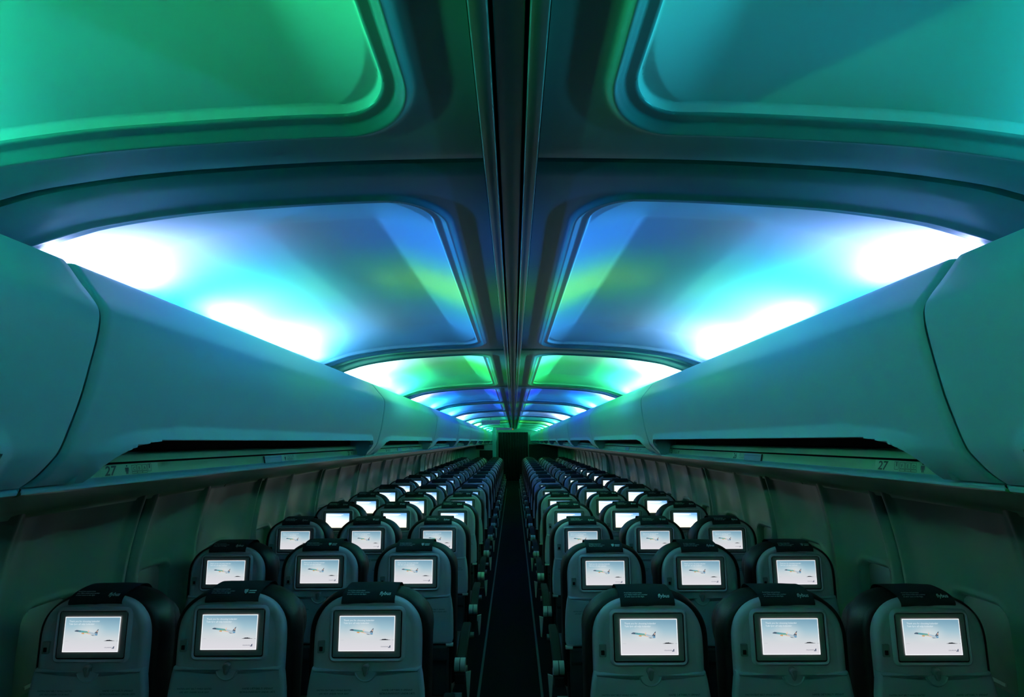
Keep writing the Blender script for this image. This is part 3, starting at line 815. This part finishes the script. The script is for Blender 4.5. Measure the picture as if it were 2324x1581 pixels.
def skirt_mb(x, s):
    mb = MB()
    pts = [(.028, .455), (.054, .462), (.046, .34), (.038, .335)]
    a = [(x+s*u, .05, z) for u, z in pts]; b = [(x+s*u, .062, z) for u, z in pts]; c = (3, 2, 1, 0) if s > 0 else (0, 1, 2, 3)
    mb.add(a+b, [(0, 1, 2, 3), (7, 6, 5, 4), (0, 4, 5, 1), (1, 5, 6, 2), (2, 6, 7, 3), (3, 7, 4, 0)], M['cap']); return mb

MESH = {}
MESH['shell'] = shell_mb().mesh('back_shell', ang=40); MESH['bezel'] = bezel_mb().mesh('display_bezel'); MESH['pic'] = screen_mb('pic').mesh('screen', smooth=False)
MESH['bright'] = screen_mb('bright').mesh('screen', smooth=False)
MESH['tray'] = tray_mb(True).mesh('tray_table', ang=40); MESH['tray0'] = tray_mb(False).mesh('tray_table', ang=40); MESH['latch'] = latch_mb().mesh('tray_latch')
MESH['socket'] = socket_mb().mesh('audio_socket'); MESH['back'] = back_mb().mesh('back_cushion', ang=60); MESH['pocket'] = pocket_mb().mesh('seat_pocket')
for i in (0, 1, 2): MESH['cover%d' % i] = cover_mb(i).mesh('headrest_cover', ang=60)
MESH['cushion'] = cushion_mb().mesh('seat_cushion'); MESH['frame'] = frame_mb(0).mesh('seat_frame'); MESH['leg0'] = leg_mb(.18).mesh('leg'); MESH['leg1'] = leg_mb(.46).mesh('leg')
for s in (-1, 1):
    MESH['arm%d' % s] = arm_mb(s*.2425).mesh('armrest'); MESH['cap%d' % s] = cap_mb(s*.2425).mesh('armrest_pivot'); MESH['skirt%d' % s] = skirt_mb(s*.2425, s).mesh('side_trim', smooth=False)

ORD = ['nearest', 'second', 'third', 'fourth', 'fifth', 'sixth', 'seventh', 'eighth', 'ninth', 'tenth', 'eleventh', 'twelfth', 'thirteenth', 'fourteenth', 'fifteenth', 'sixteenth', 'seventeenth', 'eighteenth']
NROW = 17
COVERS = {(0, -1): (2, 1, 1), (0, 1): (1, 1, 1), (1, -1): (2, 2, 1), (1, 1): (2, 1, 2)}   # (aisle, middle, window)
COVERS[(0, -1)] = (1, 2, 1)
DZ = {(0, -1, 1): .006, (1, -1, 1): .003, (0, 1, 2): -.003}
def make_seat(row, side, idx):
    x = side*(.4908+.485*idx); y = (1.846 if side < 0 else 1.808)+.80*row
    r = empty('airplane_seat', (x, y, DZ.get((row, side, idx), 0)))
    sname = 'left' if side < 0 else 'right'; pos = ('aisle', 'middle', 'window')[idx]
    what = 'lit screen showing an airliner' if row < 3 else ('bright screen' if row < 9 else 'only its top showing')
    rw = 'nearest row' if row == 0 else (f'{ORD[row]} row from the viewer' if row < NROW-1 else 'farthest row')
    tag(r, f'{pos} seat {sname} of the aisle, {rw}, {what}', 'airplane seat', f'seats {sname} of the aisle')
    near = row < 4
    link('back_cushion', MESH['back'], r)
    sh = link('back_shell', MESH['shell'], r)
    if near or idx == 0: link('audio_socket', MESH['socket'], sh)
    bz = link('display_bezel', MESH['bezel'], r)
    sc = link('screen', MESH['pic'] if row < 3 else MESH['bright'], bz)
    tr = link('tray_table', MESH['tray'] if near else MESH['tray0'], r); link('tray_latch', MESH['latch'], tr)
    link('seat_pocket', MESH['pocket'], r)
    cv = COVERS.get((row, side), (1, 2, 1))[idx] if row < 5 else 0
    c = link('headrest_cover', MESH['cover%d' % cv], r)
    if cv == 1: c['label'] = 'dark cloth headrest cover printed flybus'
    link('seat_cushion', MESH['cushion'], r); link('seat_frame', MESH['frame'], r)
    if idx != 1 and row < 3: link('leg', MESH['leg0'], r); link('leg', MESH['leg1'], r)
    a = link('armrest', MESH['arm%d' % -side], r); link('armrest_pivot', MESH['cap%d' % -side], a)
    if idx == 0: link('side_trim', MESH['skirt%d' % -side], r)
    return r
for row in range(NROW):
    for side in (-1, 1):
        for idx in range(3): make_seat(row, side, idx)

# ------------------------------------------------------------ front end: curtain, partitions, signs
def curtain(name, x0, x1, z0, z1, y, label):
    mb = MB(); n = int((x1-x0)/.012); P = []
    for z in (z0, z0+(z1-z0)*.5, z1-.03, z1):
        P.append([(x0+(x1-x0)*i/n, y+.025*math.sin(i*.75+.3*math.sin(i*.21))*(1 if z < z1 else .6), z) for i in range(n+1)])
    mb.grid(P, M['curtain']); o = mb.obj(name, ang=80); tag(o, label, 'curtain'); return o
curtain('cabin_curtain', -.57, .60, .02, 1.885, YP, 'dark pleated curtain closing the aisle at the front of the cabin')
mb = MB(); mb.box((.62, 19.0, 0), (1.74, 19.06, 1.42), M['darkpanel'], bev=.01)
tag(mb.obj('cabin_divider'), 'black divider under the right bins in front of the farthest seats', 'divider')
r = empty('cabin_divider', (0, 17.1, 0)); tag(r, 'grey green divider under the left bins beyond the farthest seats', 'divider')
mb = MB(); mb.box((-1.73, 0, 0), (-.72, .06, 1.44), M['partition'], bev=.01); part(mb, 'divider_panel', r)
mb = MB(); mb.box((-1.28, -.03, 1.28), (-1.0, 0, 1.40), M['darkpanel'], bev=.005); part(mb, 'black_display', r)
mb = MB(); mb.box((-1.15, -.05, .80), (-.70, 0, 1.24), M['darkpanel'], bev=.01); part(mb, 'black_padding', r)
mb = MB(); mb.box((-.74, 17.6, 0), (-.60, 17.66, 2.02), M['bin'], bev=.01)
tag(mb.obj('cabin_post'), 'tall narrow pale panel standing left of the dark curtain', 'panel')
def sign(y, x0, x1, zt, zb, txt, label):
    r = empty('exit_sign', ((x0+x1)/2, y, (zt+zb)/2)); tag(r, label, 'exit sign')
    w2 = (x1-x0)/2; h2 = (zt-zb)/2
    mb = MB(); mb.box((-w2, 0, -h2), (w2, .05, h2), M['sign'], bev=.006); part(mb, 'sign_face', r)
    mb = MB(); put_text(mb, txt, h2*1.15, M['ink'], (0, -.002, -h2*.4), (1, 0, 0), (0, 0, 1), align='CENTER', bold=.001)
    for s in (-1, 1):
        a = s*(w2-.03); mb.add([(a+s*.012, -.002, 0), (a, -.002, .018), (a, -.002, -.018)], [(0, 1, 2)], M['ink'])
    part(mb, 'sign_lettering', r, smooth=False)
    mb = MB(); mb.box((-.006, .02, h2-.01), (.006, .03, h2+.10), M['ceil']); part(mb, 'hanger', r)
sign(12.1, -.77, -.31, 2.085, 1.975, 'EXIT ÚTGANGUR', 'blue EXIT ÚTGANGUR sign hanging from the left ceiling, nearer of the two')
sign(18.0, -.62, -.02, 2.035, 1.955, 'EXIT ÚTGANGUR', 'faint blue exit sign above the curtain, farther of the two')
r = empty('aisle_lamp', (0, 18.2, 1.98)); tag(r, 'tiny amber lamp above the curtain at the end of the rails', 'lamp')
mb = MB(); mb.cyl((0, 0, 0), (0, .03, 0), .028, M['amber'], 16); part(mb, 'amber_lens', r)
mb = MB(); mb.cyl((0, .01, 0), (0, .06, 0), .034, M['rail'], 16); mb.box((-.01, .02, .02), (.01, .05, .17), M['rail']); part(mb, 'lamp_housing', r)
# door frames over the wing
for i, s in enumerate((-1, 1)):
    mb = MB(); y0 = 9.05; w_ = .54
    ol = rrect(y0+w_/2, .98, w_, .80, .09)
    def pt(y, z, off): return (XC+s*(math.sqrt(1.77**2-(z-.95)**2)-off), y, z+SH*y)
    def inset(p, k): return (y0+w_/2+(p[0]-y0-w_/2)*k, .98+(p[1]-.98)*k)
    rings = [[pt(*p, -.01) for p in ol], [pt(*p, .03) for p in ol], [pt(*inset(p, .9), .035) for p in ol], [pt(*inset(p, .86), .02) for p in ol]]
    n = len(ol); vs = sum(rings, []); fs = [(a*n+j, a*n+(j+1) % n, (a+1)*n+(j+1) % n, (a+1)*n+j) for a in range(3) for j in range(n)]+[tuple(range(3*n, 4*n))]
    mb.add(vs, fs, M['psu']); o = mb.obj(f'door_{i+1}', ang=30); o['kind'] = 'structure'
